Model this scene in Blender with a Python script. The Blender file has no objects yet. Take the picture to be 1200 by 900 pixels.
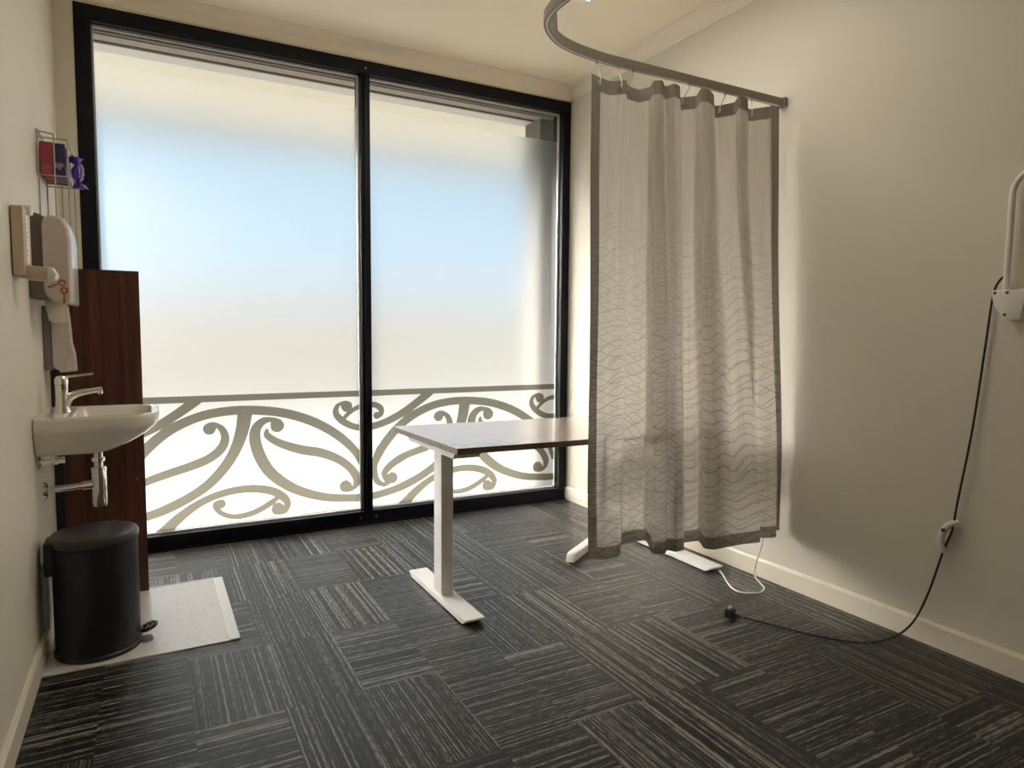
import bpy, bmesh, math, random
import numpy as np
from mathutils import Vector, Matrix
random.seed(7)
C = bpy.context.scene.collection
PI = math.pi

# room, metres: X along the window wall, Y towards it, Z up
XL, XR, YB, YF, ZC = -0.372, 2.662, -1.6, 4.065, 2.915
FX0, FX1, FZ1 = -0.283, 2.658, 2.825           # window frame
MX0, MX1 = 1.158, 1.214                        # mullion
GY = 4.122                                     # inner face of the glass

# ------------------------------------------------------------------ helpers
def link(name, bm, mats, parent=None, smooth=False, kind=None, loc=None):
    me = bpy.data.meshes.new(name)
    bmesh.ops.recalc_face_normals(bm, faces=bm.faces[:])
    bm.to_mesh(me); bm.free()
    o = bpy.data.objects.new(name, me)
    if not isinstance(mats, (list, tuple)): mats = [mats]
    for m in mats: me.materials.append(m)
    if smooth:
        me.polygons.foreach_set('use_smooth', [True]*len(me.polygons))
        try: me.set_sharp_from_angle(angle=math.radians(smooth if smooth is not True else 40))
        except Exception: pass
    C.objects.link(o)
    if parent is not None:
        o.parent = parent
        o.matrix_parent_inverse = Matrix.Translation(parent.location).inverted()
    if kind: o['kind'] = kind
    return o

def tag(o, label, cat, group=None):
    o['label'] = label; o['category'] = cat
    if group: o['group'] = group
    return o

def thing(name, loc, label, cat, group=None):
    o = bpy.data.objects.new(name, None); C.objects.link(o)
    o.location = loc; o.empty_display_size = 0.05
    return tag(o, label, cat, group)

def box(bm, x0, x1, y0, y1, z0, z1, bev=0.0, seg=2):
    r = bmesh.ops.create_cube(bm, size=1.0)
    vs = r['verts']
    bmesh.ops.scale(bm, verts=vs, vec=(x1-x0, y1-y0, z1-z0))
    bmesh.ops.translate(bm, verts=vs, vec=((x0+x1)/2, (y0+y1)/2, (z0+z1)/2))
    if bev > 0:
        es = list({e for v in vs for e in v.link_edges})
        bmesh.ops.bevel(bm, geom=es, offset=bev, segments=seg, profile=0.5, affect='EDGES')
    return bm

def bx(*a, **k):
    return box(bmesh.new(), *a, **k)

def cr(pts, n=8):
    """Catmull-Rom through points of any dimension"""
    P = [np.array(p, float) for p in pts]
    P = [2*P[0]-P[1]] + P + [2*P[-1]-P[-2]]
    out = []
    for i in range(1, len(P)-2):
        a, b, c, d = P[i-1:i+3]
        for k in range(n):
            t = k/n
            out.append(.5*((2*b)+(c-a)*t+(2*a-5*b+4*c-d)*t*t+(3*b-3*c+d-a)*t**3))
    out.append(P[-2])
    return out

def tube(bm, pts, r, seg=10, cap=True):
    pts = [Vector(p) for p in pts]
    rs = r if isinstance(r, (list, tuple)) else [r]*len(pts)
    n = len(pts); rings = []
    t = (pts[1]-pts[0]).normalized()
    up = Vector((0, 0, 1)) if abs(t.z) < .9 else Vector((1, 0, 0))
    a = t.cross(up).normalized()
    for i, p in enumerate(pts):
        t = (pts[min(i+1, n-1)]-pts[max(i-1, 0)]).normalized()
        a = (a - t*a.dot(t)).normalized(); b = t.cross(a)
        rings.append([bm.verts.new(p + (a*math.cos(2*PI*k/seg)+b*math.sin(2*PI*k/seg))*rs[i]) for k in range(seg)])
    for i in range(n-1):
        for k in range(seg):
            bm.faces.new((rings[i][k], rings[i][(k+1) % seg], rings[i+1][(k+1) % seg], rings[i+1][k]))
    if cap:
        bm.faces.new(rings[0]); bm.faces.new(rings[-1][::-1])
    return bm

def lathe(bm, prof, c=(0, 0, 0), seg=40, axis='z', cap=True):
    c = Vector(c); rings = []
    for r, h in prof:
        ring = []
        for k in range(seg):
            a = 2*PI*k/seg; u, v = r*math.cos(a), r*math.sin(a)
            p = (u, v, h) if axis == 'z' else ((h, u, v) if axis == 'x' else (u, h, v))
            ring.append(bm.verts.new(c+Vector(p)))
        rings.append(ring)
    for i in range(len(rings)-1):
        for k in range(seg):
            bm.faces.new((rings[i][k], rings[i][(k+1) % seg], rings[i+1][(k+1) % seg], rings[i+1][k]))
    if cap:
        bm.faces.new(rings[0]); bm.faces.new(rings[-1])
    return bm

def loft(bm, loops, cap0=True, cap1=True):
    rs = [[bm.verts.new(p) for p in L] for L in loops]
    n = len(rs[0])
    for i in range(len(rs)-1):
        for k in range(n):
            bm.faces.new((rs[i][k], rs[i][(k+1) % n], rs[i+1][(k+1) % n], rs[i+1][k]))
    if cap0: bm.faces.new(rs[0])
    if cap1: bm.faces.new(rs[-1])
    return bm

def rrect(x0, x1, y0, y1, z, rads, n=8):
    """rounded rectangle loop; radii for corners (x0y0, x1y0, x1y1, x0y1)"""
    cs = [(x0, y0, 1, 1, PI), (x1, y0, -1, 1, 1.5*PI), (x1, y1, -1, -1, 0), (x0, y1, 1, -1, .5*PI)]
    out = []
    for (cx, cy, sx, sy, a0), r in zip(cs, rads):
        r = max(r, 1e-4)
        for k in range(n+1):
            a = a0 + .5*PI*k/n
            out.append((cx+sx*r+r*math.cos(a), cy+sy*r+r*math.sin(a), z))
    return out

def extrude_poly(bm, poly, vec, bev=0):
    """closed polygon (3-D points) extruded by vec"""
    v = Vector(vec)
    a = [bm.verts.new(p) for p in poly]; b = [bm.verts.new(Vector(p)+v) for p in poly]
    n = len(a)
    fs = [bm.faces.new(a), bm.faces.new(b[::-1])]
    for k in range(n): bm.faces.new((a[k], b[k], b[(k+1) % n], a[(k+1) % n]))
    if bev:
        es = list({e for f in fs for e in f.edges})
        bmesh.ops.bevel(bm, geom=es, offset=bev, segments=2, profile=.5, affect='EDGES')
    return bm

# ---------------------------------------------------------------- materials
def mat(name, col=(.5, .5, .5), rough=.5, metal=0.0, spec=.5, **kw):
    m = bpy.data.materials.new(name); m.use_nodes = True
    b = m.node_tree.nodes['Principled BSDF']
    b.inputs['Base Color'].default_value = (*col, 1)
    b.inputs['Roughness'].default_value = rough
    b.inputs['Metallic'].default_value = metal
    b.inputs['Specular IOR Level'].default_value = spec
    for k, v in kw.items(): b.inputs[k.replace('_', ' ')].default_value = v
    return m

class NT:
    def __init__(s, m):
        m.use_nodes = True; s.m = m; s.t = m.node_tree; s.b = s.t.nodes.get('Principled BSDF')
    def n(s, typ, **kw):
        o = s.t.nodes.new(typ)
        for k, v in kw.items(): setattr(o, k, v)
        return o
    def l(s, a, b): s.t.links.new(a, b)
    def math(s, op, a, b=None, c=None):
        o = s.n('ShaderNodeMath', operation=op)
        for i, v in enumerate((a, b, c)):
            if v is None: continue
            if isinstance(v, (int, float)): o.inputs[i].default_value = v
            else: s.l(v, o.inputs[i])
        return o.outputs[0]
    def coords(s, scale=(1, 1, 1), kind='Object'):
        tc = s.n('ShaderNodeTexCoord'); mp = s.n('ShaderNodeMapping')
        mp.inputs['Scale'].default_value = scale
        s.l(tc.outputs[kind], mp.inputs[0]); return mp.outputs[0]
    def noise(s, vec, scale=1, detail=2, rough=.5, dim='3D'):
        o = s.n('ShaderNodeTexNoise', noise_dimensions=dim)
        o.inputs['Scale'].default_value = scale; o.inputs['Detail'].default_value = detail
        o.inputs['Roughness'].default_value = rough
        s.l(vec, o.inputs['Vector']); return o
    def ramp(s, fac, stops, interp='LINEAR'):
        o = s.n('ShaderNodeValToRGB'); e = o.color_ramp.elements; o.color_ramp.interpolation = interp
        while len(e) < len(stops): e.new(.5)
        for q, (p, c) in zip(e, stops): q.position = p; q.color = (*c, 1)
        s.l(fac, o.inputs[0]); return o.outputs[0]
    def bump(s, h, strength=.2, dist=.002):
        o = s.n('ShaderNodeBump'); o.inputs['Strength'].default_value = strength
        o.inputs['Distance'].default_value = dist
        s.l(h, o.inputs['Height']); s.l(o.outputs[0], s.b.inputs['Normal'])

def paint(name, col, rough=.6, bump=.12):
    m = mat(name, col, rough, spec=.3); t = NT(m)
    co = t.coords()
    f = t.noise(co, 260, 3)
    t.bump(f.outputs['Fac'], bump, .0012)
    return m

M = {}
M['wall'] = paint('wall_paint', (.72, .678, .585), .55)
M['ceiling'] = paint('ceiling_paint', (.95, .865, .69), .7, .06)
M['cornice'] = paint('cornice_paint', (.90, .83, .70), .5, .03)
M['skirting'] = mat('skirting_gloss_paint', (.80, .74, .62), .35)
M['black_alu'] = mat('black_anodised_aluminium', (.003, .0035, .008), .45, spec=.22)
M['gasket'] = mat('aluminium_glazing_bead', (.62, .61, .60), .4, .3)
M['white_metal'] = mat('white_powder_coat', (.86, .85, .83), .42)
M['chrome'] = mat('polished_chrome', (.86, .84, .80), .07, 1.0)
M['ceramic'] = mat('white_glazed_ceramic', (.83, .79, .73), .1, Coat_Weight=.4)
M['black_plastic'] = mat('black_plastic', (.012, .012, .014), .38)
M['bin_body'] = mat('black_coated_steel', (.007, .0075, .012), .42)
M['bin_lid'] = mat('black_lid_plastic', (.03, .03, .031), .36)
M['steel'] = mat('brushed_steel', (.55, .54, .52), .3, 1.0)
M['track'] = mat('grey_track_aluminium', (.25, .215, .18), .5, .15)
M['track_inner'] = mat('track_slot_light', (.55, .52, .46), .4, .3)
M['disp'] = mat('dispenser_plastic', (.60, .52, .47), .22)
M['disp_dark'] = mat('dispenser_back_plastic', (.16, .125, .11), .45)
M['beige'] = mat('beige_plastic', (.62, .49, .38), .45)
M['white_plastic'] = mat('white_plastic', (.82, .79, .73), .4)
M['lilac'] = mat('lilac_white_plastic', (.62, .55, .55), .4)
M['grey_plastic'] = mat('grey_plastic', (.20, .19, .19), .45)
M['paper'] = mat('paper_towel', (.80, .76, .64), .9)
M['copper'] = mat('copper_key_metal', (.42, .13, .07), .35, .7)
M['crimson'] = mat('crimson_card', (.38, .055, .09), .5)
M['navy'] = mat('navy_card', (.045, .03, .14), .5)
M['print'] = mat('pale_print', (.62, .58, .66), .6)
M['pink_print'] = mat('pink_print', (.60, .16, .22), .6)
M['tissue'] = mat('white_tissue', (.85, .83, .84), .9)
M['purple_foil'] = mat('violet_foil', (.07, .035, .36), .28, .25)
M['lilac_foil'] = mat('lilac_foil', (.42, .30, .50), .35, .2)
M['wire'] = mat('rack_wire_coating', (.42, .36, .32), .4, .3)
M['cord_white'] = mat('white_cord_pvc', (.84, .83, .80), .45)
M['cord_black'] = mat('black_cord_pvc', (.01, .01, .012), .45)
M['screw'] = mat('dark_screw', (.10, .085, .06), .4, .6)

def carpet(name, along_y):
    m = mat(name, (.02, .02, .02), .40, spec=.38); t = NT(m)
    tc = t.n('ShaderNodeTexCoord')
    at = t.n('ShaderNodeAttribute', attribute_name='tile_offset')
    sh = t.n('ShaderNodeVectorMath', operation='ADD')
    t.l(tc.outputs['Object'], sh.inputs[0]); t.l(at.outputs['Vector'], sh.inputs[1])
    def sc(a, b):
        mp = t.n('ShaderNodeMapping'); mp.inputs['Scale'].default_value = (a, b, 1) if along_y else (b, a, 1)
        t.l(sh.outputs[0], mp.inputs[0]); return mp.outputs[0]
    band = t.noise(sc(110, .45), 1, 1, .5, '2D').outputs['Fac']      # thick and thin yarn lines
    dash = t.noise(sc(230, 22), 1, 3, .65, '2D').outputs['Fac']     # broken into dashes
    fleck = t.noise(sc(420, 260), 1, 2, .6, '2D').outputs['Fac']
    s = t.math('ADD', t.math('MULTIPLY', band, .85), t.math('MULTIPLY', dash, .62))
    s = t.math('ADD', s, t.math('MULTIPLY', fleck, .58))
    col = t.ramp(s, [(.80, (.002, .002, .0025)), (1.0, (.005, .005, .0055)), (1.12, (.024, .0235, .022)), (1.27, (.26, .252, .22))])
    # ramp input is limited to 0..1: bring the sum into range
    rp = [n for n in t.t.nodes if n.type == 'VALTORGB'][0]
    mr = t.n('ShaderNodeMapRange'); mr.inputs['From Min'].default_value = .72; mr.inputs['From Max'].default_value = 1.32
    t.l(s, mr.inputs['Value']); t.l(mr.outputs[0], rp.inputs[0])
    e = rp.color_ramp.elements
    for q, p in zip(e, (.22, .45, .62, .86)): q.position = p
    t.l(col, t.b.inputs['Base Color'])
    t.bump(s, .2, .003)
    return m
M['carpet_y'] = carpet('carpet_lines_along_room', True)
M['carpet_x'] = carpet('carpet_lines_across_room', False)

def wood(name, stops, axis, rough=.35, scale=1.0, spec=.5):
    m = mat(name, (.2, .1, .05), rough, spec=spec); t = NT(m)
    s = {'x': (.9, 46, 46), 'z': (26, 26, 1.0)}[axis]
    co = t.coords(tuple(a*scale for a in s))
    f = t.noise(co, 1, 5, .6).outputs['Fac']
    g = t.noise(t.coords(tuple(a*scale*4 for a in s)), 1, 3, .6).outputs['Fac']
    v = t.math('ADD', t.math('MULTIPLY', f, .72), t.math('MULTIPLY', g, .28))
    t.l(t.ramp(v, stops), t.b.inputs['Base Color'])
    return m
M['walnut'] = wood('dark_walnut_laminate', [(.32, (.045, .017, .012)), (.5, (.092, .034, .022)), (.68, (.145, .056, .031))], 'z', .5, 1.0, .25)
M['desk'] = wood('taupe_wood_laminate', [(.30, (.33, .255, .21)), (.5, (.40, .32, .265)), (.70, (.45, .365, .31))], 'x', .22, 1.0, 1.0)
M['desk'].node_tree.nodes['Principled BSDF'].inputs['Coat Weight'].default_value = .5
M['desk'].node_tree.nodes['Principled BSDF'].inputs['Coat Roughness'].default_value = .15
M['desk_edge'] = wood('brown_edge_tape', [(.35, (.10, .055, .035)), (.65, (.20, .125, .088))], 'x', .4)

def vinyl():
    m = mat('pale_vinyl', (.7, .68, .67), .25, spec=.8); t = NT(m)
    f = t.noise(t.coords(), 90, 4, .7).outputs['Fac']
    s = t.noise(t.coords(), 9, 2, .5).outputs['Fac']
    a = t.ramp(f, [(.3, (.60, .57, .555)), (.6, (.74, .72, .71))])
    mk = t.ramp(s, [(.70, (1, 1, 1)), (.76, (.60, .52, .48))])
    mx = t.n('ShaderNodeMixRGB', blend_type='MULTIPLY'); mx.inputs[0].default_value = 1
    t.l(a, mx.inputs[1]); t.l(mk, mx.inputs[2]); t.l(mx.outputs[0], t.b.inputs['Base Color'])
    return m
M['vinyl'] = vinyl()

def clear_glass():
    m = bpy.data.materials.new('clear_glass'); m.use_nodes = True; t = NT(m); t.t.nodes.remove(t.b)
    out = t.t.nodes['Material Output']
    tr = t.n('ShaderNodeBsdfTransparent'); tr.inputs[0].default_value = (.93, .94, .92, 1)
    gl = t.n('ShaderNodeBsdfGlossy'); gl.inputs['Roughness'].default_value = .02
    fr = t.n('ShaderNodeFresnel'); fr.inputs[0].default_value = 1.45
    mx = t.n('ShaderNodeMixShader'); t.l(fr.outputs[0], mx.inputs[0]); t.l(tr.outputs[0], mx.inputs[1]); t.l(gl.outputs[0], mx.inputs[2])
    t.l(mx.outputs[0], out.inputs[0]); return m
M['clear'] = clear_glass()

FROST_R, FROST_TL = .46, .03
def frosted():
    m = bpy.data.materials.new('frosted_film'); m.use_nodes = True; t = NT(m); t.t.nodes.remove(t.b)
    out = t.t.nodes['Material Output']
    rf = t.n('ShaderNodeBsdfGlass'); rf.inputs['Roughness'].default_value = FROST_R; rf.inputs['IOR'].default_value = 1.3
    rf.inputs[0].default_value = (.97, .97, .96, 1)
    tl = t.n('ShaderNodeBsdfTranslucent'); tl.inputs[0].default_value = (.9, .9, .88, 1)
    mx = t.n('ShaderNodeMixShader'); mx.inputs[0].default_value = FROST_TL
    t.l(rf.outputs[0], mx.inputs[1]); t.l(tl.outputs[0], mx.inputs[2]); t.l(mx.outputs[0], out.inputs[0]); return m
M['frost'] = frosted()

def pattern_film():
    m = bpy.data.materials.new('bronze_pattern_film'); m.use_nodes = True; t = NT(m); t.t.nodes.remove(t.b)
    out = t.t.nodes['Material Output']
    tr = t.n('ShaderNodeBsdfTransparent'); tr.inputs[0].default_value = (.26, .247, .198, 1)
    df = t.n('ShaderNodeBsdfDiffuse'); df.inputs[0].default_value = (.30, .27, .19, 1)
    mx = t.n('ShaderNodeMixShader'); mx.inputs[0].default_value = .12
    t.l(tr.outputs[0], mx.inputs[1]); t.l(df.outputs[0], mx.inputs[2]); t.l(mx.outputs[0], out.inputs[0]); return m
M['pattern'] = pattern_film()

def curtain_mat(name, col, tl, tp, pattern):
    m = bpy.data.materials.new(name); m.use_nodes = True; t = NT(m); t.t.nodes.remove(t.b)
    out = t.t.nodes['Material Output']
    uv = t.n('ShaderNodeUVMap', uv_map='cloth'); sep = t.n('ShaderNodeSeparateXYZ'); t.l(uv.outputs[0], sep.inputs[0])
    u, v = sep.outputs[0], sep.outputs[1]
    mp = t.n('ShaderNodeMapping'); mp.inputs['Scale'].default_value = (420, 7, 1); t.l(uv.outputs[0], mp.inputs[0])
    weave = t.noise(mp.outputs[0], 1, 3, .6, '2D').outputs['Fac']
    mp2 = t.n('ShaderNodeMapping'); mp2.inputs['Scale'].default_value = (60, 2.5, 1); t.l(uv.outputs[0], mp2.inputs[0])
    w2 = t.noise(mp2.outputs[0], 1, 2, .5, '2D').outputs['Fac']
    val = t.math('ADD', .72, t.math('ADD', t.math('MULTIPLY', weave, .30), t.math('MULTIPLY', w2, .26)))
    if pattern:
        lines = None
        mpn = t.n('ShaderNodeMapping'); mpn.inputs['Scale'].default_value = (3, 3, 1); t.l(uv.outputs[0], mpn.inputs[0])
        wob = t.noise(mpn.outputs[0], 1, 1, .5, '2D').outputs['Fac']
        for k, (ku, amp, ph, nv) in enumerate([(34, .017, 0, 21), (31, -.019, .6, 21), (19, .030, 2.0, 13)]):
            wv = t.math('MULTIPLY', t.math('SINE', t.math('ADD', t.math('MULTIPLY', u, ku), ph)), amp)
            vv = t.math('ADD', t.math('ADD', v, wv), t.math('MULTIPLY', wob, .13))
            fr = t.math('ABSOLUTE', t.math('SUBTRACT', t.math('FRACT', t.math('MULTIPLY', vv, nv)), .5))
            ln = t.math('LESS_THAN', fr, .0019*nv)
            lines = ln if lines is None else t.math('MAXIMUM', lines, ln)
        low = t.n('ShaderNodeMapRange'); low.inputs['From Min'].default_value = 1.72; low.inputs['From Max'].default_value = 1.0
        low.inputs['To Min'].default_value = 0; low.inputs['To Max'].default_value = .26
        t.l(v, low.inputs['Value'])
        gate = t.math('MULTIPLY', t.math('LESS_THAN', v, 1.70), t.math('ADD', .10, low.outputs[0]))
        val = t.math('MULTIPLY', val, t.math('SUBTRACT', 1, t.math('MULTIPLY', lines, gate)))
    mul = t.n('ShaderNodeMixRGB', blend_type='MULTIPLY'); mul.inputs[0].default_value = 1; mul.inputs[1].default_value = (*col, 1)
    t.l(val, mul.inputs[2])
    d = t.n('ShaderNodeBsdfDiffuse'); t.l(mul.outputs[0], d.inputs[0])
    q = t.n('ShaderNodeBsdfTranslucent'); t.l(mul.outputs[0], q.inputs[0])
    a = t.n('ShaderNodeMixShader'); a.inputs[0].default_value = tl; t.l(d.outputs[0], a.inputs[1]); t.l(q.outputs[0], a.inputs[2])
    x = t.n('ShaderNodeBsdfTransparent'); b = t.n('ShaderNodeMixShader'); b.inputs[0].default_value = tp
    t.l(a.outputs[0], b.inputs[1]); t.l(x.outputs[0], b.inputs[2]); t.l(b.outputs[0], out.inputs[0])
    return m
M['curtain'] = curtain_mat('sheer_grey_curtain', (.52, .475, .42), .46, .12, True)
M['hem'] = curtain_mat('double_layer_hem', (.25, .22, .185), .22, .02, True)

# ------------------------------------------------------------------ setting
TX0, TDX, TY0, TDY = .09, .2595, 1.655, .492   # carpet tiles
VY = {(0,-1),(0,1),(0,2),(-1,2),(0,4)}
# rows of tile directions, keyed by row index; column -2.. upward from the left wall (y: lines run away from the camera)
rows = { 4: 'xxxyxyyyxyyy', 3: 'xyyyxyyyxxyy', 2: 'xxxyyxxyyxxy', 1: 'xxyyxxyyxxyy',
         0: 'yxxyyxxyyxxy', -1: 'yxxyxxyyxxyy', -2: 'xyxyxyyxxxxy', -3: 'xyyxxyyxyyxx' }
rows[2] = 'xxxyyxxyyxxy'
rows = {  # columns:  -.43 -.17  .09  .35  .61  .87 1.13 1.39 1.65 1.91 2.17 2.43
         5: 'xxxyyxyyyxyy', 4: 'xyyyxyyyxxyy', 3: 'xxxyyxxyyxyy', 2: 'xxyyxxyyxxyy',
         1: 'yxxyyxxyyxxy', 0: 'yxxyxxyyxxyy', -1: 'xyxyyxxyxxxy', -2: 'xyyxxyyxyyxx' }
bm = bmesh.new(); lay = bm.faces.layers.float_vector.new('tile_offset')
nrow = range(-7, 6)
for j in nrow:
    key = rows.get(j+0 if j in rows else None, rows[(j % 4)])
    for i in range(-2, 10):
        x0 = max(XL, TX0+i*TDX); x1 = min(XR, TX0+(i+1)*TDX)
        y0 = TY0+(j-1)*TDY; y1 = y0+TDY
        if j == 5: y1 = YF+.1
        if y1 < YB: continue
        f = bm.faces.new([bm.verts.new(p) for p in ((x0, y0, 0), (x1, y0, 0), (x1, y1, 0), (x0, y1, 0))])
        f[lay] = (random.random()*9, random.random()*9, 0)
        f.material_index = 0 if key[i+2] == 'y' else 1
bmesh.ops.translate(bm, verts=bm.verts, vec=(0, 0, 0))
fl = link('floor', bm, [M['carpet_y'], M['carpet_x']], kind='structure')

link('wall_left', bx(XL-.12, XL, YB, YF+.2, -.02, 3.1), M['wall'], kind='structure')
link('wall_right', bx(XR, XR+.12, YB, YF+.2, -.02, 3.1), M['wall'], kind='structure')
link('wall_back', bx(XL, XR, YB-.12, YB, -.02, 3.1), M['wall'], kind='structure')
link('ceiling', bx(XL, XR, YB, YF+.0, ZC, ZC+.12), M['ceiling'], kind='structure')
bm = bmesh.new()
box(bm, XL, FX0, YF, YF+.2, -.02, ZC+.1); box(bm, FX0, XR, YF, YF+.2, FZ1, ZC+.1)
link('wall_front', bm, M['wall'], kind='structure')
# cornices: a coved profile
def cornice(name, a, b, inward, s=.078):
    a, b, n = Vector(a), Vector(b), Vector(inward)
    prof = [(0, 0), (0, -s), (.006, -s), (.010, -s+.008)]
    for k in range(7):
        t = k/6*PI/2
        prof.append((s-.010-(s-.022)*math.cos(t)*.98, -.010-(s-.022)*(1-math.sin(t))))
    prof += [(s-.006, -.006), (s, -.004), (s, 0)]
    bm = bmesh.new()
    extrude_poly(bm, [a+n*x+Vector((0, 0, z)) for x, z in prof], b-a)
    return link(name, bm, M['cornice'], kind='structure', smooth=30)
cornice('trim_1', (XL, YF, ZC), (XR, YF, ZC), (0, -1, 0))
cornice('trim_2', (XR, YB, ZC), (XR, YF, ZC), (-1, 0, 0))
cornice('trim_3', (XL, YB, ZC), (XL, YF, ZC), (1, 0, 0))
def skirting(name, x, sx, y0, y1, h=.093):
    prof = [(0, 0), (.014, 0), (.014, h-.012), (.008, h-.002), (0, h)]
    bm = bmesh.new()
    extrude_poly(bm, [Vector((x+sx*a, y0, b)) for a, b in prof], (0, y1-y0, 0))
    link(name, bm, M['skirting'], kind='structure')
skirting('baseboard_right', XR, -1, YB, YF)
skirting('baseboard_left', XL, 1, YB, YF)

# ------------------------------------------------------------------- window
win = link('window_1', bmesh.new(), M['black_alu'], kind='structure')
bm = bmesh.new()
Z1, Z0 = 2.748, .084
box(bm, FX0, FX1, YF-.004, GY+.010, Z1, FZ1, .002)              # head
box(bm, FX0, FX1, YF-.004, YF+.13, 0.0, Z0, .002)              # sill
box(bm, FX0, FX0+.072, YF-.004, YF+.13, Z0, Z1, .002)          # jambs
box(bm, FX1-.062, FX1, YF-.004, YF+.13, Z0, Z1, .002)
box(bm, FX0, FX1, YF-.012, YF-.004, .0, .012)                  # bottom lip
for x in (FX0+.028, ):                                          # joint line in the left jamb
    box(bm, x, x+.003, YF-.006, YF-.003, Z0, Z1)
bm.to_mesh(win.data); bm.free()
bm = bmesh.new(); box(bm, MX0+.020, MX1, YF-.004, YF+.13, Z0, Z1, .002); box(bm, MX0, MX0+.020, YF+.012, YF+.13, Z0, Z1, .001)
link('mullion', bm, M['black_alu'], win)
panes = [(FX0+.072, MX0), (MX1, FX1-.062)]
FILM = 2.555
for x0, x1 in panes:
    p = link('glass_pane', bx(x0, x1, GY, GY+.006, FILM, Z1), M['clear'], win)
    link('frosted_film', bx(x0, x1, GY, GY+.006, Z0, FILM), M['frost'], win)
    bm = bmesh.new()                                            # slim metal bead round the glass
    for a, b, c, d in ((x0, x1, Z0, Z0+.010), (x0, x1, Z1-.014, Z1), (x0, x0+.008, Z0, Z1), (x1-.012, x1, Z0, Z1)):
        box(bm, a, b, GY-.016, GY-.001, c, d, .001)
    link('glazing_bead', bm, M['gasket'], win)
for x, z in ((1.135, .045), (1.235, .045), (1.19, 2.78)):
    link('frame_screw', lathe(bmesh.new(), [(.0001, -.003), (.005, -.002), (.006, 0)], (x, YF-.004, z), 12, 'y'), M['steel'], win, smooth=True)

# bronze scroll pattern: strokes with a half width at each point, x and z on the glass
S = {}
S['arch'] = [(-.131,.4146,.0262),(-.0794,.497,.0285),(.003,.588,.0285),(.105,.665,.027),(.248,.7255,.0255),(.4011,.7486,.0254),(.5589,.7435,.0261),(.7107,.7175,.0269),(.868,.6588,.0277),(1.0056,.5733,.0271),(1.1085,.4745,.025),(1.16,.385,.020),(1.187,.30,.012)]
S['stem'] = [(.4788,.7291,.0398),(.4635,.6389,.0363),(.4299,.5379,.0315),(.3744,.4393,.0289),(.2878,.3424,.0274),(.1896,.2749,.0258),(.068,.2178,.0262),(-.0345,.1859,.0237),(-.16,.163,.0235),(-.27,.1605,.0235)]
S['hook_left'] = [(.2897,.652,.034),(.314,.6743,.0136),(.3547,.6456,.0183),(.37,.5906,.023),(.3467,.5321,.0253),(.2857,.4829,.025),(.1993,.4486,.0246),(.0836,.4155,.023),(.02,.3891,.0255),(-.045,.3486,.0237),(-.083,.3049,.0209),(-.077,.2600,.0123),(-.035,.2677,.0380)]
S['hook_right'] = [(.6561,.6495,.040),(.6391,.6827,.0145),(.5808,.681,.0203),(.5372,.6344,.0285),(.5324,.5611,.0321),(.5593,.4666,.0335),(.6101,.3751,.0327),(.6917,.2981,.0308),(.7878,.2398,.0276),(.9244,.19,.0257),(1.0529,.1692,.0237),(1.172,.1600,.0240)]
S['inner'] = [(.5971,.6246,.0096),(.6023,.5908,.0192),(.672,.5413,.0232),(.7917,.4946,.0274),(.9028,.4681,.028),(1.0039,.4237,.0259),(1.0811,.3646,.025),(1.124,.3011,.0252),(1.1262,.2544,.0199),(1.0994,.2239,.0132),(1.0589,.2426,.0382)]
S['low'] = [(.0124,.0569,.0328),(.0544,.0947,.0308),(.1288,.1631,.0267),(.2366,.2337,.0215),(.363,.2765,.0209),(.4926,.2861,.0226),(.6081,.2639,.0243),(.6785,.221,.0246),(.7078,.1758,.0198),(.695,.1328,.0148),(.6533,.148,.0381)]
S['low_curl'] = [(.6545,.2161,.0122),(.6186,.1924,.0171),(.5593,.1592,.0169),(.4896,.1352,.0167),(.41,.1303,.0153),(.3438,.1569,.0139),(.3117,.1972,.015),(.3122,.2214,.0103),(.3395,.2134,.0266)]
S['branch'] = [(1.6192,.8171,.0285),(1.5827,.7882,.0269),(1.5105,.7363,.0252),(1.4251,.6832,.0242),(1.3274,.6371,.0232),(1.2317,.6105,.0215),(1.1515,.6077,.0198),(1.0969,.6223,.0200),(1.0387,.6583,.0215),(1.0033,.7029,.0193),(1.0102,.7452,.0141),(1.0399,.7659,.0103),(1.0694,.7451,.0351)]
S['branch_curl'] = [(1.0453,.6657,.0117),(1.0846,.7028,.013),(1.1307,.7319,.0144),(1.1838,.7455,.0159),(1.2463,.7478,.0174),(1.2868,.7221,.0189),(1.2907,.6872,.0135),(1.262,.678,.0229)]
S['arch_tail'] = [(-.110,.46,.027),(-.131,.4146,.0260),(-.150,.36,.021),(-.147,.303,.019),(-.130,.2541,.019),(-.082,.229,.0137),(-.0471,.2677,.030)]
S['arch_left'] = [(-.17,.33,.016),(-.131,.4146,.0272),(-.0794,.5022,.030),(.0226,.6081,.0290),(.122,.6774,.0274)]
PER = 1.393
GX0, GX1, GZ0, GZ1 = -.215, 2.60, .09, .86
RES = .0035
nx, nz = int((GX1-GX0)/RES)+1, int((GZ1-GZ0)/RES)+1
gx = GX0+np.arange(nx)*RES; gz = GZ0+np.arange(nz)*RES
F = np.full((nz, nx), 1.0)
F = np.minimum(F, np.abs(gz-.8225)[:, None]-.0185+0*gx[None, :])       # the straight bar on top
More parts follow.
